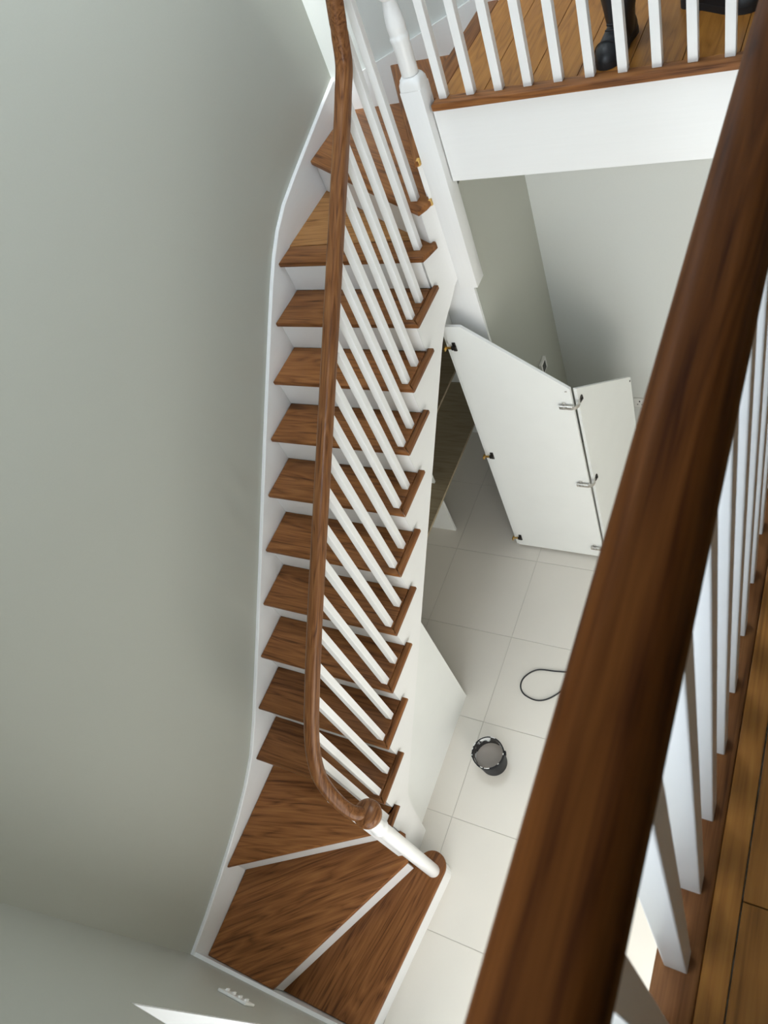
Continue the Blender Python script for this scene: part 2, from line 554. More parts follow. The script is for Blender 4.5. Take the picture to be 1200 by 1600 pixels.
o = box('trim_1', white_x, None, 0.962, 2.36, 2.212, 2.238, 2.745, ZL - NT - 0.0005)
struct(o, 'glossy white apron board below the far landing edge', 'trim')
o = box('trim_2', white_y, None, 2.362, 2.376, YF, 2.238, 2.745, ZL - NT - 0.0005)
struct(o, 'white apron board below the near landing edge', 'trim')
o = box('baseboard_back', white_x, None, 0.99, XE, YB - 0.018, YB, ZL, ZL + 0.13, 0.004)
struct(o, 'white skirting board along the back wall of the landing', 'skirting')

# return panel beside the cupboard
o = box('trim_3', white_z, None, 0.749, 0.929, 2.18, 2.198, 0, 2.4)
struct(o, 'white panel between the cupboard doors and the hall wall', 'trim')

# ================================================================ STAIRCASE
st = thing('staircase', 'long staircase with brown wooden treads, white risers and white strings', 'staircase', (0.4, 1.0, 0))
TT = 0.028
OV = 0.029                          # nosing overhang


def tread(poly, z, ang, ret=None, mat=oak_x):
    t = prism('tread', mat, st, poly, z - TT, z, ang, 0.0075, 40)
    if ret:
        prism('return_nosing', oak_x, t, ret, z - TT, z + 0.0004, PI / 2, 0.0075, 40)
    return t


for k in range(4, 13):
    yn = G * (k - 4)
    z = k * R
    tread([(0.001, yn), (XR - 0.001, yn), (XR - 0.031, yn + 0.03), (XR - 0.031, yn + 0.254), (0.001, yn + 0.254)], z, random.choice((0, PI)),
          [(XR, yn + 0.0005), (XR, yn + 0.275), (XR - 0.030, yn + 0.275), (XR - 0.030, yn + 0.0305)])

# winders at the foot
cx, cy, cr = 0.952, -0.128, 0.080
arc = [(cx + cr * math.cos(a), cy + cr * math.sin(a)) for a in [math.radians(d) for d in range(-8, 201, 13)]]
nose1 = [(0.918, -0.962)]
tread([(0.33, -0.964)] + nose1 + arc + [(0.84, -0.13), (0.80, -0.16)], R, math.radians(78))
tread([(0.002, -0.964), (0.431, -0.964), (0.888, -0.175), (0.872, -0.115), (0.826, -0.06), (0.82, -0.045), (0.79, -0.04), (0.74, -0.09), (0.002, -0.505)], 2 * R, math.radians(38))
tread([(0.001, -0.545), (0.752, -0.118), (0.783, -0.085), (0.786, -0.05), (0.786, 0.045), (0.786, 0.031), (0.001, 0.031)][:5] + [(0.786, 0.031), (0.001, 0.031)], 3 * R, math.radians(14),
      [(XR, -0.062), (XR, 0.05), (0.787, 0.05), (0.787, -0.082)])

# winders at the head
t13 = tread([(0.001, 2.007), (0.813, 2.007), (0.828, 2.045), (0.849, 2.108), (0.836, 2.128), (0.802, 2.135), (0.782, 2.1415), (0.001, 2.1415)], 13 * R, 0)
adopt(prism('tread_board', oak_pale, None, [(0.001, 2.142), (0.781, 2.142), (0.512, 2.295), (0.001, 2.618)], 13 * R - TT, 13 * R, 0), t13)
tread([(0.001, 2.582), (0.512, 2.262), (0.826, 2.074), (0.852, 2.118), (0.862, 2.160), (0.850, 2.176), (0.828, 2.197), (0.375, YB - 0.001), (0.001, YB - 0.001)], 14 * R, math.radians(-30))
tread([(0.345, YB - 0.001), (0.852, 2.131), (0.863, 2.145), (0.862, 2.252), (0.93, 2.256), (0.93, YB - 0.001)], 15 * R, math.radians(-61))
# unpainted raw ends next to the newel
prism('raw_end', raw_wood, st, [(0.852, 2.148), (0.863, 2.152), (0.863, 2.164), (0.849, 2.164)], 14 * R - TT, 14 * R + 0.001)
prism('raw_end', raw_wood, st, [(0.857, 2.142), (0.866, 2.149), (0.866, 2.164), (0.853, 2.164)], 15 * R - TT, 15 * R + 0.001)

# risers
def riser(poly, z0, z1):
    return prism('riser', white_x, st, poly, z0, z1)


def line_riser(pts, k, t=0.018):
    """riser following a plan polyline, thickness towards the left of travel"""
    P = [Vector((p[0], p[1])) for p in pts]
    back = []
    for i, p in enumerate(P):
        d = (P[min(i + 1, len(P) - 1)] - P[max(i - 1, 0)]).normalized()
        back.append(p + Vector((-d.y, d.x)) * t)
    return riser([tuple(p) for p in P] + [tuple(p) for p in reversed(back)], (k - 1) * R, k * R - TT)


for k in range(4, 14):
    yn = G * (k - 4) + OV
    line_riser([(0.001, yn), (XS - 0.002, yn)], k)
line_riser([(0.001, -0.517), (0.748, -0.092), (0.775, -0.045)], 3)
line_riser([(0.40, -0.963), (0.862, -0.172)], 2)
cr2 = cr - 0.018
line_riser([(0.899, -0.962)] + [(cx + cr2 * math.cos(math.radians(d)), cy + cr2 * math.sin(math.radians(d))) for d in range(-8, 201, 16)] + [(0.80, -0.12)], 1)
line_riser([(0.001, 2.610), (0.512, 2.288), (0.815, 2.112)], 14)
line_riser([(0.383, YB - 0.025), (0.858, 2.170)][::-1], 15, -0.018)
box('riser', white_x, st, 0.914, 0.928, 2.256, YB - 0.002, 15 * R, ZL - NT)

# outer string: cut to the steps, wreathed into the newel
plan = [(XS, -0.10), (XS, 1.93), (0.7865, 1.97), (0.789, 2.005), (0.794, 2.04), (0.802, 2.07), (0.813, 2.10), (0.829, 2.13), (0.848, 2.155), (0.866, 2.17)]


def string_xy(s):
    for i in range(len(plan) - 1):
        if s <= plan[i + 1][1]:
            t = (s - plan[i][1]) / (plan[i + 1][1] - plan[i][1])
            return plan[i][0] + (plan[i + 1][0] - plan[i][0]) * t
    return plan[-1][0]


BOT = [(-0.10, 0.0), (0.062, 0.0), (0.07, 0.055), (0.085, 0.17), (0.100, 0.27), (0.118, 0.36), (0.14, 0.425), (0.17, 0.472), (0.21, 0.508), (0.26, 0.549),
       (1.93, 0.325 + 0.861 * 1.93), (1.97, 2.022), (2.005, 2.052), (2.04, 2.085), (2.07, 2.113), (2.10, 2.142), (2.13, 2.182), (2.155, 2.232), (2.17, 2.262)]


def string_bot(s):
    for i in range(len(BOT) - 1):
        if s <= BOT[i + 1][0]:
            t = (s - BOT[i][0]) / (BOT[i + 1][0] - BOT[i][0])
            return BOT[i][1] + (BOT[i + 1][1] - BOT[i][1]) * t
    return BOT[-1][1]


brk = [-0.10, -0.045] + [G * (k - 4) + OV for k in range(4, 14)] + [2.112, 2.158, 2.17]
tops = [2 * R, 3 * R] + [k * R for k in range(4, 14)] + [14 * R, 15 * R]
stations = sorted(set([b_[0] for b_ in BOT] + [p[1] for p in plan] + brk))
bm = bmesh.new()
TH = 0.028
for i in range(len(stations) - 1):
    a, c = stations[i], stations[i + 1]
    if c - a < 1e-5:
        continue
    mid = (a + c) / 2
    top = None
    for q in range(len(brk) - 1):
        if brk[q] <= mid <= brk[q + 1]:
            top = tops[q] - TT - 0.001
    pts = []
    for s in (a, c):
        xo = string_xy(s)
        e_ = 0.004
        tx_ = (string_xy(min(s + e_, 2.17)) - string_xy(max(s - e_, -0.1)))
        d = Vector((tx_, 2 * e_)).normalized()
        nrm = Vector((-d.y, d.x))
        pts.append((Vector((xo, s)), Vector((xo, s)) + nrm * TH))
    (o0, i0), (o1, i1) = pts
    b0, b1 = string_bot(a), string_bot(c)
    V = lambda p, z: bm.verts.new((p.x, p.y, z))
    A, B_, C_, D_ = V(o0, b0), V(o1, b1), V(o1, top), V(o0, top)
    E_, F_, G_, H_ = V(i0, b0), V(i1, b1), V(i1, top), V(i0, top)
    for fc in ((A, B_, C_, D_), (F_, E_, H_, G_), (A, E_, F_, B_), (D_, C_, G_, H_)):
        bm.faces.new(fc)
    if i == 0:
        bm.faces.new((A, D_, H_, E_))
bmesh.ops.remove_doubles(bm, verts=bm.verts, dist=1e-5)
finish('outer_string', bm, white_y, st, 35)

# wall strings: capped boards along the three walls, following the steps
LS = [(-0.984, 0.515), (-0.80, 0.545), (-0.60, 0.590), (-0.45, 0.630), (-0.30, 0.676), (-0.15, 0.735), (0.0, 0.815), (0.15, 0.93), (0.30, 1.062), (0.50, 1.235),
      (1.28, 1.925), (1.77, 2.352), (1.90, 2.462), (2.01, 2.548), (2.12, 2.618), (2.25, 2.676), (2.40, 2.718), (2.56, 2.757), (2.87, 2.832), (3.01, 2.864), (3.059, 2.876)]
bm = bmesh.new()
ring = []
for y, z in LS:
    zb = max(0.0, z - 0.42)
    ring.append([bm.verts.new(v) for v in ((XW + 0.0006, y, zb), (0, y, zb), (0, y, z - 0.004), (-0.004, y, z), (XW + 0.0006, y, z))])
for i in range(len(ring) - 1):
    for j in range(5):
        bm.faces.new((ring[i][j], ring[i][(j + 1) % 5], ring[i + 1][(j + 1) % 5], ring[i + 1][j]))
bm.faces.new(ring[0]); bm.faces.new(ring[-1][::-1])
finish('wall_string', bm, white_y, st, 30)
prism_y('wall_string', white_x, st, [(0.0, 2.45), (0.0, 2.868), (0.17, 2.886), (0.37, 2.948), (0.65, 3.042), (0.84, 3.107), (0.99, 3.155), (0.99, 3.06), (0.6, 2.6)], YB - 0.018, YB - 0.0006)
prism_y('wall_string', white_x, st, [(0.0, 0.001), (0.0, 0.51), (0.25, 0.46), (0.6, 0.385), (0.922, 0.315), (0.922, 0.001)], YF + 0.0006, YF + 0.02)

# sloping soffit under the flight
prism_x('soffit', ply_mat, st, [(0.20, 0.52), (0.20, 0.54), (1.98, 2.075), (2.45, 2.35), (YB - 0.001, 2.40), (YB - 0.001, 2.38), (2.45, 2.33), (1.99, 2.05)], 0.001, XS - TH - 0.002)

# ================================================================ BALUSTRADES
BS = 0.0335


def bal_mesh(h):
    bm = bmesh.new()
    bx(bm, -BS / 2, BS / 2, -BS / 2, BS / 2, 0, h, 0.0022)
    bmesh.ops.recalc_face_normals(bm, faces=bm.faces)
    me = bpy.data.meshes.new('baluster')
    bm.to_mesh(me); bm.free()
    me.materials.append(white_z)
    return me


def bal(me, x, y, z, parent):
    o = bpy.data.objects.new('baluster', me)
    COL.objects.link(o)
    o.location = (x, y, z)
    return adopt(o, parent)


sb = thing('stair_balustrade', 'white stair balusters under a brown wooden rail turning onto a round newel', 'balustrade', (0.76, 1.0, 0))
RH = 0.052
rp_ = rail_profile(0.060, RH, 0.022, 0.012)
rail_off = 0.803                               # underside of rail above nosing line
top_of = lambda y: nose(y) + rail_off + 0.012
m_front = bal_mesh(top_of(0.048) - 4 * R)
m_back = bal_mesh(top_of(0.048 + 0.1145) - 4 * R)
for k in range(4, 13):
    yn = G * (k - 4)
    if k >= 5 or True:
        bal(m_front if k > 4 else bal_mesh(1.605 - 4 * R), 0.762, yn + 0.046, k * R, sb)
        bal(m_back, 0.762, yn + 0.160, k * R, sb)
bal(bal_mesh(3.52 - 13 * R), 0.766, 2.079, 13 * R, sb)
bal(bal_mesh(3.78 - 14 * R), 0.781, 2.166, 14 * R, sb)
bal(bal_mesh(1.53 - 3 * R), 0.768, -0.030, 3 * R, sb)
bal(bal_mesh(1.375 - 2 * R), 0.8385, -0.1415, 2 * R, sb).rotation_euler.z = 0.45

zc = lambda y: nose(y) + 0.83
low = [(0.973, -0.138, 1.252), (0.93, -0.157, 1.300), (0.885, -0.150, 1.358), (0.832, -0.121, 1.428), (0.792, -0.079, 1.489), (0.768, -0.0095, 1.566), (0.758, 0.0734, 1.646), (0.7555, 0.1586, 1.724)]
path = smooth_path(low + [(0.755, 0.26, zc(0.26) - 0.008), (0.755, 0.5, zc(0.5)), (0.755, 1.0, zc(1.0)), (0.755, 1.5, zc(1.5)), (0.755, 1.86, zc(1.86)),
                          (0.756, 1.96, zc(1.96) + 0.008), (0.759, 2.02, 3.372), (0.765, 2.048, 3.452), (0.770, 2.058, 3.495)], 8)
bm = bmesh.new()
sweep(bm, path, rp_)
SL = math.atan(R / G)
bmesh.ops.transform(bm, matrix=Matrix.Rotation(-SL, 4, 'X'), verts=bm.verts)
hr = finish('handrail', bm, oak_rail, None, 50)
hr.rotation_euler = (SL, 0, 0)
adopt(hr, sb)
path2 = smooth_path([(0.770, 2.058, 3.4955), (0.779, 2.073, 3.568), (0.79, 2.09, 3.66), (0.81, 2.11, 3.77), (0.845, 2.14, 3.88), (0.885, 2.175, 3.96), (0.91, 2.205, 4.0)], 6)
bm = bmesh.new()
sweep(bm, path2, rail_profile(0.061, RH + 0.001, 0.022, 0.012))
finish('handrail', bm, oak_rail, sb, 50)
bm = bmesh.new()
lathe(bm, [(0.02, -0.03), (0.052, -0.03), (0.061, -0.022), (0.065, -0.005), (0.064, 0.008), (0.058, 0.020), (0.045, 0.029), (0.02, 0.034)], 32)
finish('rail_cap', bm, oak_rail, sb, 50, (0.973, -0.135, 1.252))
bm = bmesh.new()
lathe(bm, [(0.0345, 0), (0.036, 0.01), (0.036, 0.62), (0.035, 0.80), (0.034, 0.86), (0.040, 0.872), (0.043, 0.885), (0.040, 0.898), (0.034, 0.905),
           (0.032, 0.915), (0.038, 0.93), (0.039, 0.96), (0.035, 1.0), (0.030, 1.03)], 32)
finish('newel_post', bm, white_z, sb, 50, (0.973, -0.148, R))

# upper newel: square block hanging below the landing, turned above
NX, NY = 0.9125, 2.2085
nw = 0.0455
bm = bmesh.new()
bx(bm, -nw, nw, -nw, nw, 0, 0.962, 0.002)
# lamb's-tongue shoulder
r0 = [bm.verts.new((sx * nw, sy * nw, 0.962)) for sx, sy in ((-1, -1), (1, -1), (1, 1), (-1, 1))]
seg = 32
tops_ = []
for q, (ins, zz) in enumerate(((0.0, 0.962), (0.002, 0.985), (0.006, 1.000), (0.010, 1.008))):
    ring = []
    for k in range(seg):
        a = 2 * PI * (k + 0.5) / seg
        c, s = math.cos(a), math.sin(a)
        m_ = max(abs(c), abs(s))
        sq = Vector((c / m_ * nw, s / m_ * nw))
        rad = nw * (1.0 - 0.02 * q) if q else 9
        ln = min(sq.length, nw * (1.42 - 0.15 * q))
        v = sq.normalized() * (ln - ins * 0.6)
        ring.append(bm.verts.new((v.x, v.y, zz)))
    tops_.append(ring)
for q in range(3):
    for k in range(seg):
        bm.faces.new((tops_[q][k], tops_[q][(k + 1) % seg], tops_[q + 1][(k + 1) % seg], tops_[q + 1][k]))
bm.faces.new(tops_[-1])
bmesh.ops.delete(bm, geom=r0, context='VERTS')
nb = finish('newel_post', bm, white_z, sb, 40, (NX, NY, 2.207))
bm = bmesh.new()
T0 = 1.004
prof = [(0.030, T0), (0.0345, T0 + 0.012), (0.0345, T0 + 0.125), (0.036, T0 + 0.132), (0.038, T0 + 0.142), (0.036, T0 + 0.152), (0.034, T0 + 0.156), (0.035, T0 + 0.165),
        (0.0365, T0 + 0.185), (0.034, T0 + 0.215), (0.028, T0 + 0.255), (0.0245, T0 + 0.275), (0.030, T0 + 0.281), (0.037, T0 + 0.288), (0.037, T0 + 0.300), (0.032, T0 + 0.306),
        (0.036, T0 + 0.313), (0.0385, T0 + 0.322), (0.036, T0 + 0.332), (0.030, T0 + 0.34), (0.026, T0 + 0.38), (0.033, T0 + 0.50), (0.036, T0 + 0.58), (0.030, T0 + 0.64), (0.036, T0 + 0.66),
        (0.0455, T0 + 0.69), (0.0455, T0 + 0.82), (0.05, T0 + 0.835), (0.05, T0 + 0.85), (0.03, T0 + 0.87), (0.045, T0 + 0.90), (0.05, T0 + 0.93), (0.04, T0 + 0.96), (0.01, T0 + 0.975)]
lathe(bm, prof, 32)
adopt(finish('turned_shaft', bm, white_z, None, 40, (NX, NY, 2.207)), nb)


def landing_rail(parent, a, c, mat):
    bm = bmesh.new()
    n = 12
    pth = [Vector(a).lerp(Vector(c), k / n) for k in range(n + 1)]
    sweep(bm, pth, rail_profile(0.0625, 0.052, 0.0205, 0.010, 8))
    return finish('handrail', bm, mat, parent, 40)


ZR = 4.038
m_land = bal_mesh(ZR - 0.02 - ZL)
lb = thing('landing_balustrade', 'row of white square balusters along the far landing edge', 'balustrade', (1.6, 2.25, ZL))
for i in range(0, 12):
    x = 0.9918 + 0.1168 * i + BS / 2
    if x < 2.30:
        bal(m_land, x, 2.2356 + BS / 2 - 0.004, ZL + 0.002, lb)
landing_rail(lb, (0.955, 2.25, ZR), (2.338, 2.25, ZR), oak_rail)
lb2 = thing('landing_balustrade', 'close-up balustrade in the foreground: thick brown rail with shade put into its colour over white balusters', 'balustrade', (2.375, 0.6, ZL))
i = -16
while True:
    y = 0.3541 - 0.1138 * i + BS / 2 - 0.001
    i += 1
    if y < YF + 0.05:
        break
    if y < 2.18:
        bal(m_land, 2.3775, y, ZL + 0.002, lb2)
landing_rail(lb2, (2.3735, YF + 0.002, ZR), (2.3735, 2.30, ZR), oak_shaded)

# ================================================================ CUPBOARD UNDER THE STAIR
cb = thing('understair_cupboard', 'white under-stair cupboard with tall sloping doors folded open', 'cupboard', (0.6, 1.6, 0))
XP = 0.748
prism_x('side_panel', door_white, cb, [(0.066, 0.0), (0.066, 0.40), (0.909, 1.115), (0.909, 0.0)], XP - 0.018, XP)
prism_x('side_panel', door_white, cb, [(2.088, 0.0), (2.088, 2.11), (2.179, 2.18), (2.179, 0.0)], XP - 0.018, XP)
box('shelf', ply_mat, cb, 0.0, 0.35, 1.15, YB - 0.002, 0.560, 0.580, 0.0015)
box('shelf', ply_mat, cb, 0.0, 0.35, 1.45, YB - 0.002, 1.092, 1.110, 0.0015)
box('upright', door_white, cb, 0.0, 0.245, 2.112, 2.130, 0.0, 0.5595, 0.001)
box('upright', door_white, cb, 0.0, 0.248, 2.112, 2.130, 0.5805, 1.0915, 0.001)

# first leaf: stands square to the stair
DY = 2.065
d1 = prism_y('cupboard_door', door_white, cb, [(0.757, 0.028), (0.757, 2.045), (0.852, 2.045), (1.352, 1.632), (1.352, 0.028)], DY, DY + 0.018, 0.0008)


def hinge(parent, x, y, z, ang, arm_mat, cup_mat, arm_len=0.05, flip=1):
    """concealed hinge: mounting plate, arm and cup"""
    c, s = math.cos(ang), math.sin(ang)
    bm = bmesh.new()
    bx(bm, 0.002, 0.008 + arm_len, -0.020, -0.006, -0.011, 0.011, 0.003)
    bx(bm, 0.008, 0.026, -0.007, -0.0005, -0.028, 0.028, 0.001)
    bx(bm, 0.012, 0.017, -0.023, -0.020, -0.003, 0.003)
    bx(bm, 0.028, 0.033, -0.023, -0.020, -0.003, 0.003)
    bmesh.ops.transform(bm, matrix=Matrix.Rotation(ang, 4, 'Z'), verts=bm.verts)
    h = finish('hinge', bm, arm_mat, parent, None, (x, y, z))
    bm = bmesh.new()
    bx(bm, -0.030, 0.006, -0.017, -0.008, -0.006, 0.006, 0.0015)
    bx(bm, -0.036, -0.027, -0.030, -0.004, -0.011, 0.011, 0.0015)
    bmesh.ops.transform(bm, matrix=Matrix.Rotation(ang, 4, 'Z'), verts=bm.verts)
    adopt(finish('hinge_cup', bm, cup_mat, None, None, (x, y, z)), h)
    return h


for z in (1.912, 1.021, 0.127):
    hinge(d1, 0.772, DY - 0.0005, z, 0.0, dark_metal, brass, 0.022)
# second leaf, folded back from the free edge of the first
p0 = Vector((1.373, 2.098)); p1 = Vector((1.493, 2.632))
dv = (p1 - p0); wd = dv.length; ang = math.atan2(dv.y, dv.x)
bm = bmesh.new()
poly = [(0.0, 0.028), (0.0, 1.606), (wd, 1.152), (wd, 0.028)]
a = [bm.verts.new((x, 0, z)) for x, z in poly]; c = [bm.verts.new((x, 0.018, z)) for x, z in poly]
bm.faces.new(a); bm.faces.new(c[::-1])
for i in range(4):
    bm.faces.new((a[i], a[(i + 1) % 4], c[(i + 1) % 4], c[i]))
d2 = finish('cupboard_door', bm, door_white, cb, None, (p0.x, p0.y, 0), ang)
for z in (1.51, 0.836, 0.146):
    bm = bmesh.new()
    bx(bm, -0.066, 0.006, -0.022, -0.008, -0.012, 0.012, 0.003)
    bx(bm, -0.052, -0.034, -0.009, -0.0005, -0.024, 0.024, 0.001)
    bx(bm, -0.05, -0.044, -0.026, -0.021, -0.004, 0.004)
    bx(bm, -0.03, -0.024, -0.026, -0.021, -0.004, 0.004)
    h = finish('hinge', bm, steel, d1, None, (1.349, DY, z))
    bm = bmesh.new()
    sweep(bm, smooth_path([(-0.004, -0.014, 0), (0.014, -0.012, 0), (0.026, 0.006, 0), (0.027, 0.030, 0), (0.020, 0.052, 0)], 4), [(-0.004, -0.010), (0.004, -0.010), (0.004, 0.010), (-0.004, 0.010)])
    adopt(finish('hinge_knuckle', bm, steel, None, None, (1.352, DY, z)), h)
    bm = bmesh.new()
    n_ = 14
    ra = [bm.verts.new((0.03 + 0.014 * math.cos(2 * PI * k / n_), -0.0005, 0.020 * math.sin(2 * PI * k / n_))) for k in range(n_)]
    rb = [bm.verts.new((0.03 + 0.010 * math.cos(2 * PI * k / n_), -0.005, 0.015 * math.sin(2 * PI * k / n_))) for k in range(n_)]
    for k in range(n_):
        bm.faces.new((ra[k], ra[(k + 1) % n_], rb[(k + 1) % n_], rb[k]))
    bm.faces.new(rb)
    bx(bm, 0.0, 0.03, -0.012, -0.004, -0.006, 0.006, 0.001)
    hc = finish('hinge_cup', bm, dark_metal, None, None, (p0.x, p0.y, z), ang)
    adopt(hc, d2)
for dx, dz, par, yy, xx, ag in ((1.335, 1.628, d1, DY - 0.001, 1.332, 0),):
    box('bumper', steel, par, 1.322, 1.334, DY - 0.003, DY - 0.0005, 1.612, 1.620, 0.0008)
bm = bmesh.new(); bx(bm, wd - 0.018, wd - 0.010, -0.003, -0.0005, 1.128, 1.140, 0.0008)
adopt(finish('bumper', bm, dark_metal, None, None, (p0.x, p0.y, 0), ang), d2)

# ================================================================ SMALL THINGS
# paint bucket
bk = thing('paint_bucket', 'small black plastic paint bucket with white splashes standing on the tiles', 'bucket', (1.052, 0.553, 0))
H = 0.18
bm = bmesh.new()
sg = 40
def rg(r, z): return [bm.verts.new((r * math.cos(2 * PI * k / sg), r * math.sin(2 * PI * k / sg), z)) for k in range(sg)]
rs = [rg(0.078, 0.0), rg(0.080, 0.003), rg(0.0915, H - 0.03), rg(0.0945, H - 0.028), rg(0.0955, H - 0.004), rg(0.0935, H), rg(0.0905, H), rg(0.0890, H - 0.006)]
for i in range(len(rs) - 1):
    for k in range(sg):
        bm.faces.new((rs[i][k], rs[i][(k + 1) % sg], rs[i + 1][(k + 1) % sg], rs[i + 1][k]))
bm.faces.new(rs[0][::-1])
finish('bucket_body', bm, black_plastic, bk, 40, (1.052, 0.553, 0))
bm = bmesh.new()
rs = [rg(0.0889, H - 0.005), rg(0.0865, H - 0.06), rg(0.083, 0.075)]
for i in range(2):
    for k in range(sg):
        bm.faces.new((rs[i][k], rs[i][(k + 1) % sg], rs[i + 1][(k + 1) % sg], rs[i + 1][k]))
finish('bucket_lining', bm, bucket_in, bk, 40, (1.052, 0.553, 0))
bm = bmesh.new()
c0 = bm.verts.new((0, 0, 0.094))
rr = [rg(0.04, 0.095), rg(0.078, 0.096), rg(0.0842, 0.099)]
for k in range(sg):
    bm.faces.new((c0, rr[0][k], rr[0][(k + 1) % sg]))
for i in range(2):
    for k in range(sg):
        bm.faces.new((rr[i][k], rr[i + 1][k], rr[i + 1][(k + 1) % sg], rr[i][(k + 1) % sg]))
o = finish('paint', bm, paint_in, bk, 40, (1.052, 0.553, 0)); o['label'] = 'grey-brown paint left in the bucket'
for dg, ln, zz in ((-75, 0.34, 0.0), (-95, 0.16, 0), (165, 0.22, 0), (182, 0.12, 0), (205, 0.1, 0), (10, 0.12, 0), (88, 0.3, 0.0), (-30, 0.1, 0)):
    bm = bmesh.new()
    a0 = math.radians(dg)
    pth = [Vector((0.0925 * math.cos(a0 + ln * (t / 6 - .5)), 0.0925 * math.sin(a0 + ln * (t / 6 - .5)), H)) for t in range(7)]
    sweep(bm, pth, [(0.0024 * math.cos(2 * PI * k / 8), 0.0016 * math.sin(2 * PI * k / 8)) for k in range(8)])
    finish('paint_drip', bm, paint_white, bk, 60, (1.052, 0.553, 0))
for s_ in (1, -1):
    bm = bmesh.new(); a0 = math.radians(20 if s_ > 0 else 200)
    bx(bm, -0.005, 0.006, -0.012, 0.012, -0.012, 0.012, 0.003)
    bmesh.ops.transform(bm, matrix=Matrix.Rotation(a0, 4, 'Z'), verts=bm.verts)
    finish('ear', bm, black_plastic, bk, 40, (1.052 + 0.096 * math.cos(a0), 0.553 + 0.096 * math.sin(a0), H - 0.032))

# loop of black cable on the tiles
bm = bmesh.new()
cp = smooth_path([(2.25, 1.05, .005), (1.95, 1.30, .005), (1.60, 1.30, .005), (1.38, 1.232, .005), (1.258, 1.207, .005), (1.14, 1.188, .005), (1.075, 1.125, .005), (1.066, 1.06, .005), (1.105, 1.010, .005), (1.186, 0.992, .005),
                  (1.255, 1.02, .005), (1.32, 1.09, .005), (1.37, 1.17, .006), (1.44, 1.28, .013), (1.55, 1.42, .006), (1.85, 1.55, .005), (2.3, 1.45, .005)], 10)
sweep(bm, cp, [(0.0045 * math.cos(2 * PI * k / 10), 0.0045 * math.sin(2 * PI * k / 10)) for k in range(10)])
cable = finish('cable', bm, black_rubber, None, 60)
tag(cable, 'black cable lying in a loop on the floor tiles', 'cable')

# light switch on the front wall
sw = thing('light_switch', 'small white four-gang light switch on the shaded front wall', 'light switch', (0.657, YF, 1.085))
box('switch_plate', plastic_white, sw, 0.584, 0.730, YF + 0.0005, YF + 0.012, 1.085, 1.171, 0.003, 40)
for i in range(4):
    x = 0.606 + i * 0.034
    bm = bmesh.new()
    bx(bm, -0.005, 0.005, 0, 0.010, -0.011, 0.011, 0.0012)
    bmesh.ops.transform(bm, matrix=Matrix.Rotation(0.16, 4, 'X'), verts=bm.verts)
    finish('rocker', bm, plastic_white, sw, None, (x, YF + 0.011, 1.128))

# thermostat on the hall wall
th = thing('thermostat', 'small white thermostat with dark screen on the hall wall', 'thermostat', (XI, 2.72, 1.085))
box('thermostat_case', plastic_white, th, XI + 0.0005, XI + 0.020, 2.675, 2.765, 1.085, 1.175, 0.004, 40)
box('thermostat_screen', screen, th, XI + 0.0195, XI + 0.0210, 2.688, 2.740, 1.100, 1.160, 0.0004)

# socket on the back wall
so = thing('wall_socket', 'white double socket near the floor on the pale hall wall', 'socket', (1.445, YB, 0.43))
box('socket_plate', plastic_white, so, 1.372, 1.518, YB - 0.010, YB - 0.0005, 0.430, 0.516, 0.003, 40)
for x in (1.41, 1.48):
    bm = bmesh.new()
    bm.free()
    for a, c, e_, g_ in ((-0.004, 0.004, 0.482, 0.494), (-0.018, -0.010, 0.456, 0.462), (0.010, 0.018, 0.456, 0.462)):
        box('slot', black_plastic, so, x + a, x + c, YB - 0.0112, YB - 0.0102, e_, g_)


# unseen ceiling spotlight, added to brighten the far wall corner
sp = thing('added_spotlight', 'unseen ceiling spotlight added to brighten the corner at the stair head', 'spotlight', (0.13, 1.85, ZC))
bm = bmesh.new(); lathe(bm, [(0.045, -0.012), (0.045, 0.0)], 24)
finish('spot_base', bm, plastic_white, sp, 40, (0.13, 1.85, ZC - 0.0005))
aim = (Vector((0.0, YB, 3.04)) - Vector((0.13, 1.85, ZC - 0.09))).normalized()
bm = bmesh.new(); lathe(bm, [(0.018, -0.06), (0.030, -0.05), (0.034, 0.03), (0.034, 0.05), (0.031, 0.05), (0.028, 0.035), (0.02, 0.03)], 24)
o = finish('spot_head', bm, plastic_white, None, 40)
o.rotation_euler = aim.to_track_quat('Z', 'Y').to_euler(); o.location = Vector((0.13, 1.85, ZC - 0.07)); adopt(o, sp)
ld = bpy.data.lights.new('added_spot_lamp', 'SPOT'); ld.energy = 330; ld.spot_size = math.radians(12.5); ld.spot_blend = 1.0; ld.shadow_soft_size = 0.02; ld.color = (0.95, 1.0, 0.98)
lo_ = bpy.data.objects.new('added_spot_lamp', ld); COL.objects.link(lo_)
lo_.rotation_euler = (-aim).to_track_quat('Z', 'Y').to_euler(); lo_.location = Vector((0.13, 1.85, ZC - 0.07)) + aim * 0.06
adopt(lo_, sp)


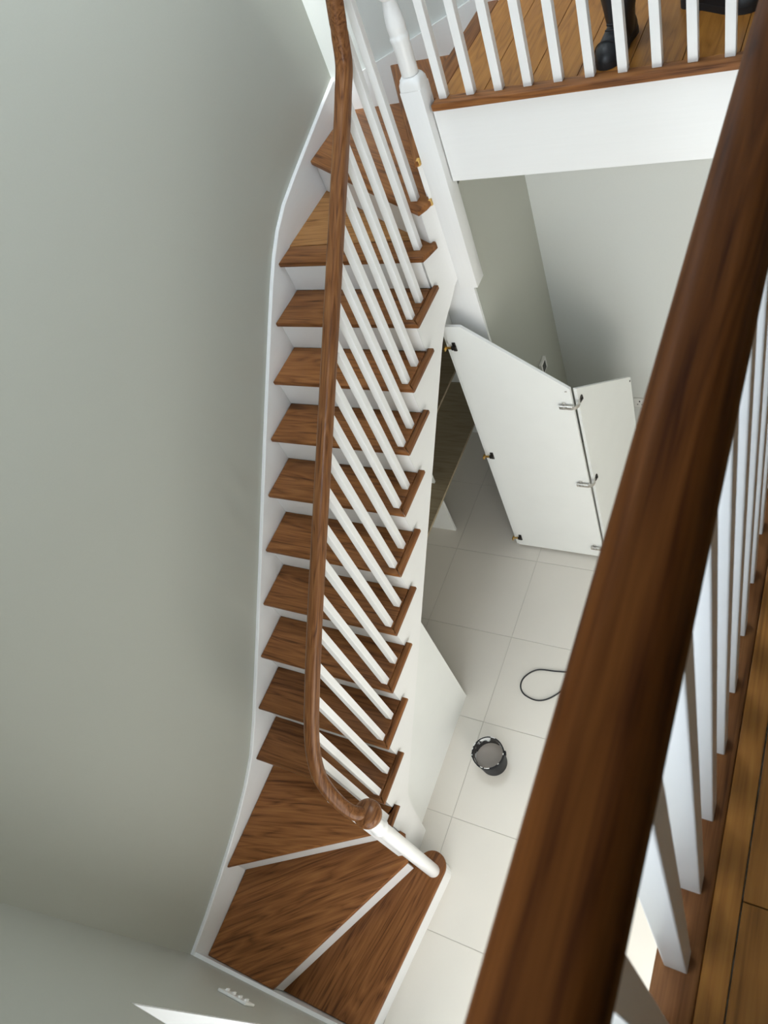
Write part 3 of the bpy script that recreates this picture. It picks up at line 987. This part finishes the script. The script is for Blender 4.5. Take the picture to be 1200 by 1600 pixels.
# boots on the far landing
def boot(label, hx, hy, tx_, ty_, group):
    d = Vector((tx_ - hx, ty_ - hy)); Ln = d.length; ang = math.atan2(d.y, d.x)
    root = thing('work_boot', label, 'boot', (hx, hy, ZL), ang, group)
    def fin(name, bm, mat, par=root):
        return finish(name, bm, mat, par, 50, (hx, hy, ZL), ang)
    wdt = lambda t: 0.036 + 0.016 * math.sin(min(1, max(0, (t - .1) / .75)) * PI * 0.8) if t < 0.85 else 0.0485 * math.sqrt(max(0.02, 1 - ((t - 0.85) / 0.155) ** 2))
    # sole
    bm = bmesh.new()
    ou = []
    ts = [0.0, 0.03, 0.08, 0.2, 0.35, 0.5, 0.65, 0.78, 0.85, 0.92, 0.97, 1.0]
    wds = [0.018, 0.030, 0.038, 0.039, 0.036, 0.042, 0.049, 0.050, 0.047, 0.038, 0.026, 0.012]
    for t, w_ in zip(ts, wds): ou.append((t * Ln, w_))
    for t, w_ in reversed(list(zip(ts, wds))): ou.append((t * Ln, -w_))
    lo = [bm.verts.new((x, y, 0.0)) for x, y in ou]; hi = [bm.verts.new((x, y, 0.024)) for x, y in ou]
    n = len(ou)
    bm.faces.new(lo); bm.faces.new(hi[::-1])
    for i in range(n): bm.faces.new((lo[i], lo[(i + 1) % n], hi[(i + 1) % n], hi[i]))
    fin('sole', bm, black_rubber)
    # upper: vamp loft + shaft
    bm = bmesh.new()
    hs = [0.050, 0.075, 0.085, 0.115, 0.125, 0.105, 0.082, 0.074, 0.070, 0.062, 0.048, 0.034]
    rings = []
    m_ = 12
    for t, w_, h_ in zip(ts, wds, hs):
        ring = []
        for k in range(m_ + 1):
            a = PI * k / m_
            ring.append(bm.verts.new((t * Ln, (w_ - 0.002) * math.cos(a), 0.022 + (h_ - 0.022) * math.sin(a) ** 0.75)))
        rings.append(ring)
    for i in range(len(rings) - 1):
        for k in range(m_): bm.faces.new((rings[i][k], rings[i][k + 1], rings[i + 1][k + 1], rings[i + 1][k]))
    bm.faces.new(rings[0]); bm.faces.new(rings[-1][::-1])
    rr = []
    for cx_, a_, b_, z_ in ((0.080, 0.074, 0.038, 0.03), (0.082, 0.076, 0.043, 0.07), (0.086, 0.078, 0.048, 0.11), (0.082, 0.074, 0.058, 0.145), (0.080, 0.076, 0.068, 0.19), (0.078, 0.080, 0.075, 0.26), (0.078, 0.075, 0.070, 0.26), (0.080, 0.070, 0.062, 0.19)):
        rr.append([bm.verts.new((cx_ + a_ * math.cos(2 * PI * k / 24), b_ * math.sin(2 * PI * k / 24), z_)) for k in range(24)])
    for i in range(len(rr) - 1):
        for k in range(24): bm.faces.new((rr[i][k], rr[i][(k + 1) % 24], rr[i + 1][(k + 1) % 24], rr[i + 1][k]))
    bm.faces.new(rr[-1])
    fin('upper', bm, leather)
    # toe cap seam and laces
    bm = bmesh.new()
    sweep(bm, [Vector((0.80 * Ln, 0.0495 * math.cos(a), 0.024 + 0.052 * math.sin(a) ** 0.75)) for a in [PI * (0.02 + 0.96 * k / 12) for k in range(13)]], [(0.002, -0.001), (0.002, 0.0012), (-0.002, 0.0012), (-0.002, -0.001)], Vector((1, 0, 0)))
    fin('toe_seam', bm, black_rubber)
    bm = bmesh.new()
    for q in range(5):
        xx = (0.66 - 0.06 * q) * Ln; zz = 0.084 + 0.0105 * q
        bx(bm, xx - 0.003, xx + 0.003, -0.020, 0.020, zz + 0.004, zz + 0.010, 0.0015)
    fin('laces', bm, black_rubber)
    bm = bmesh.new()
    bx(bm, 0.04, 0.075, -0.066, -0.056, 0.17, 0.20, 0.003)
    fin('pull_tab', bm, black_rubber)
    return root


boot('black work boot on the landing with its toe at the edge board', 1.672, 2.545, 1.632, 2.270, 'black work boots on the landing')
boot('black work boot on the landing turned sideways towards the foreground rail', 1.835, 2.680, 2.105, 2.535, 'black work boots on the landing')
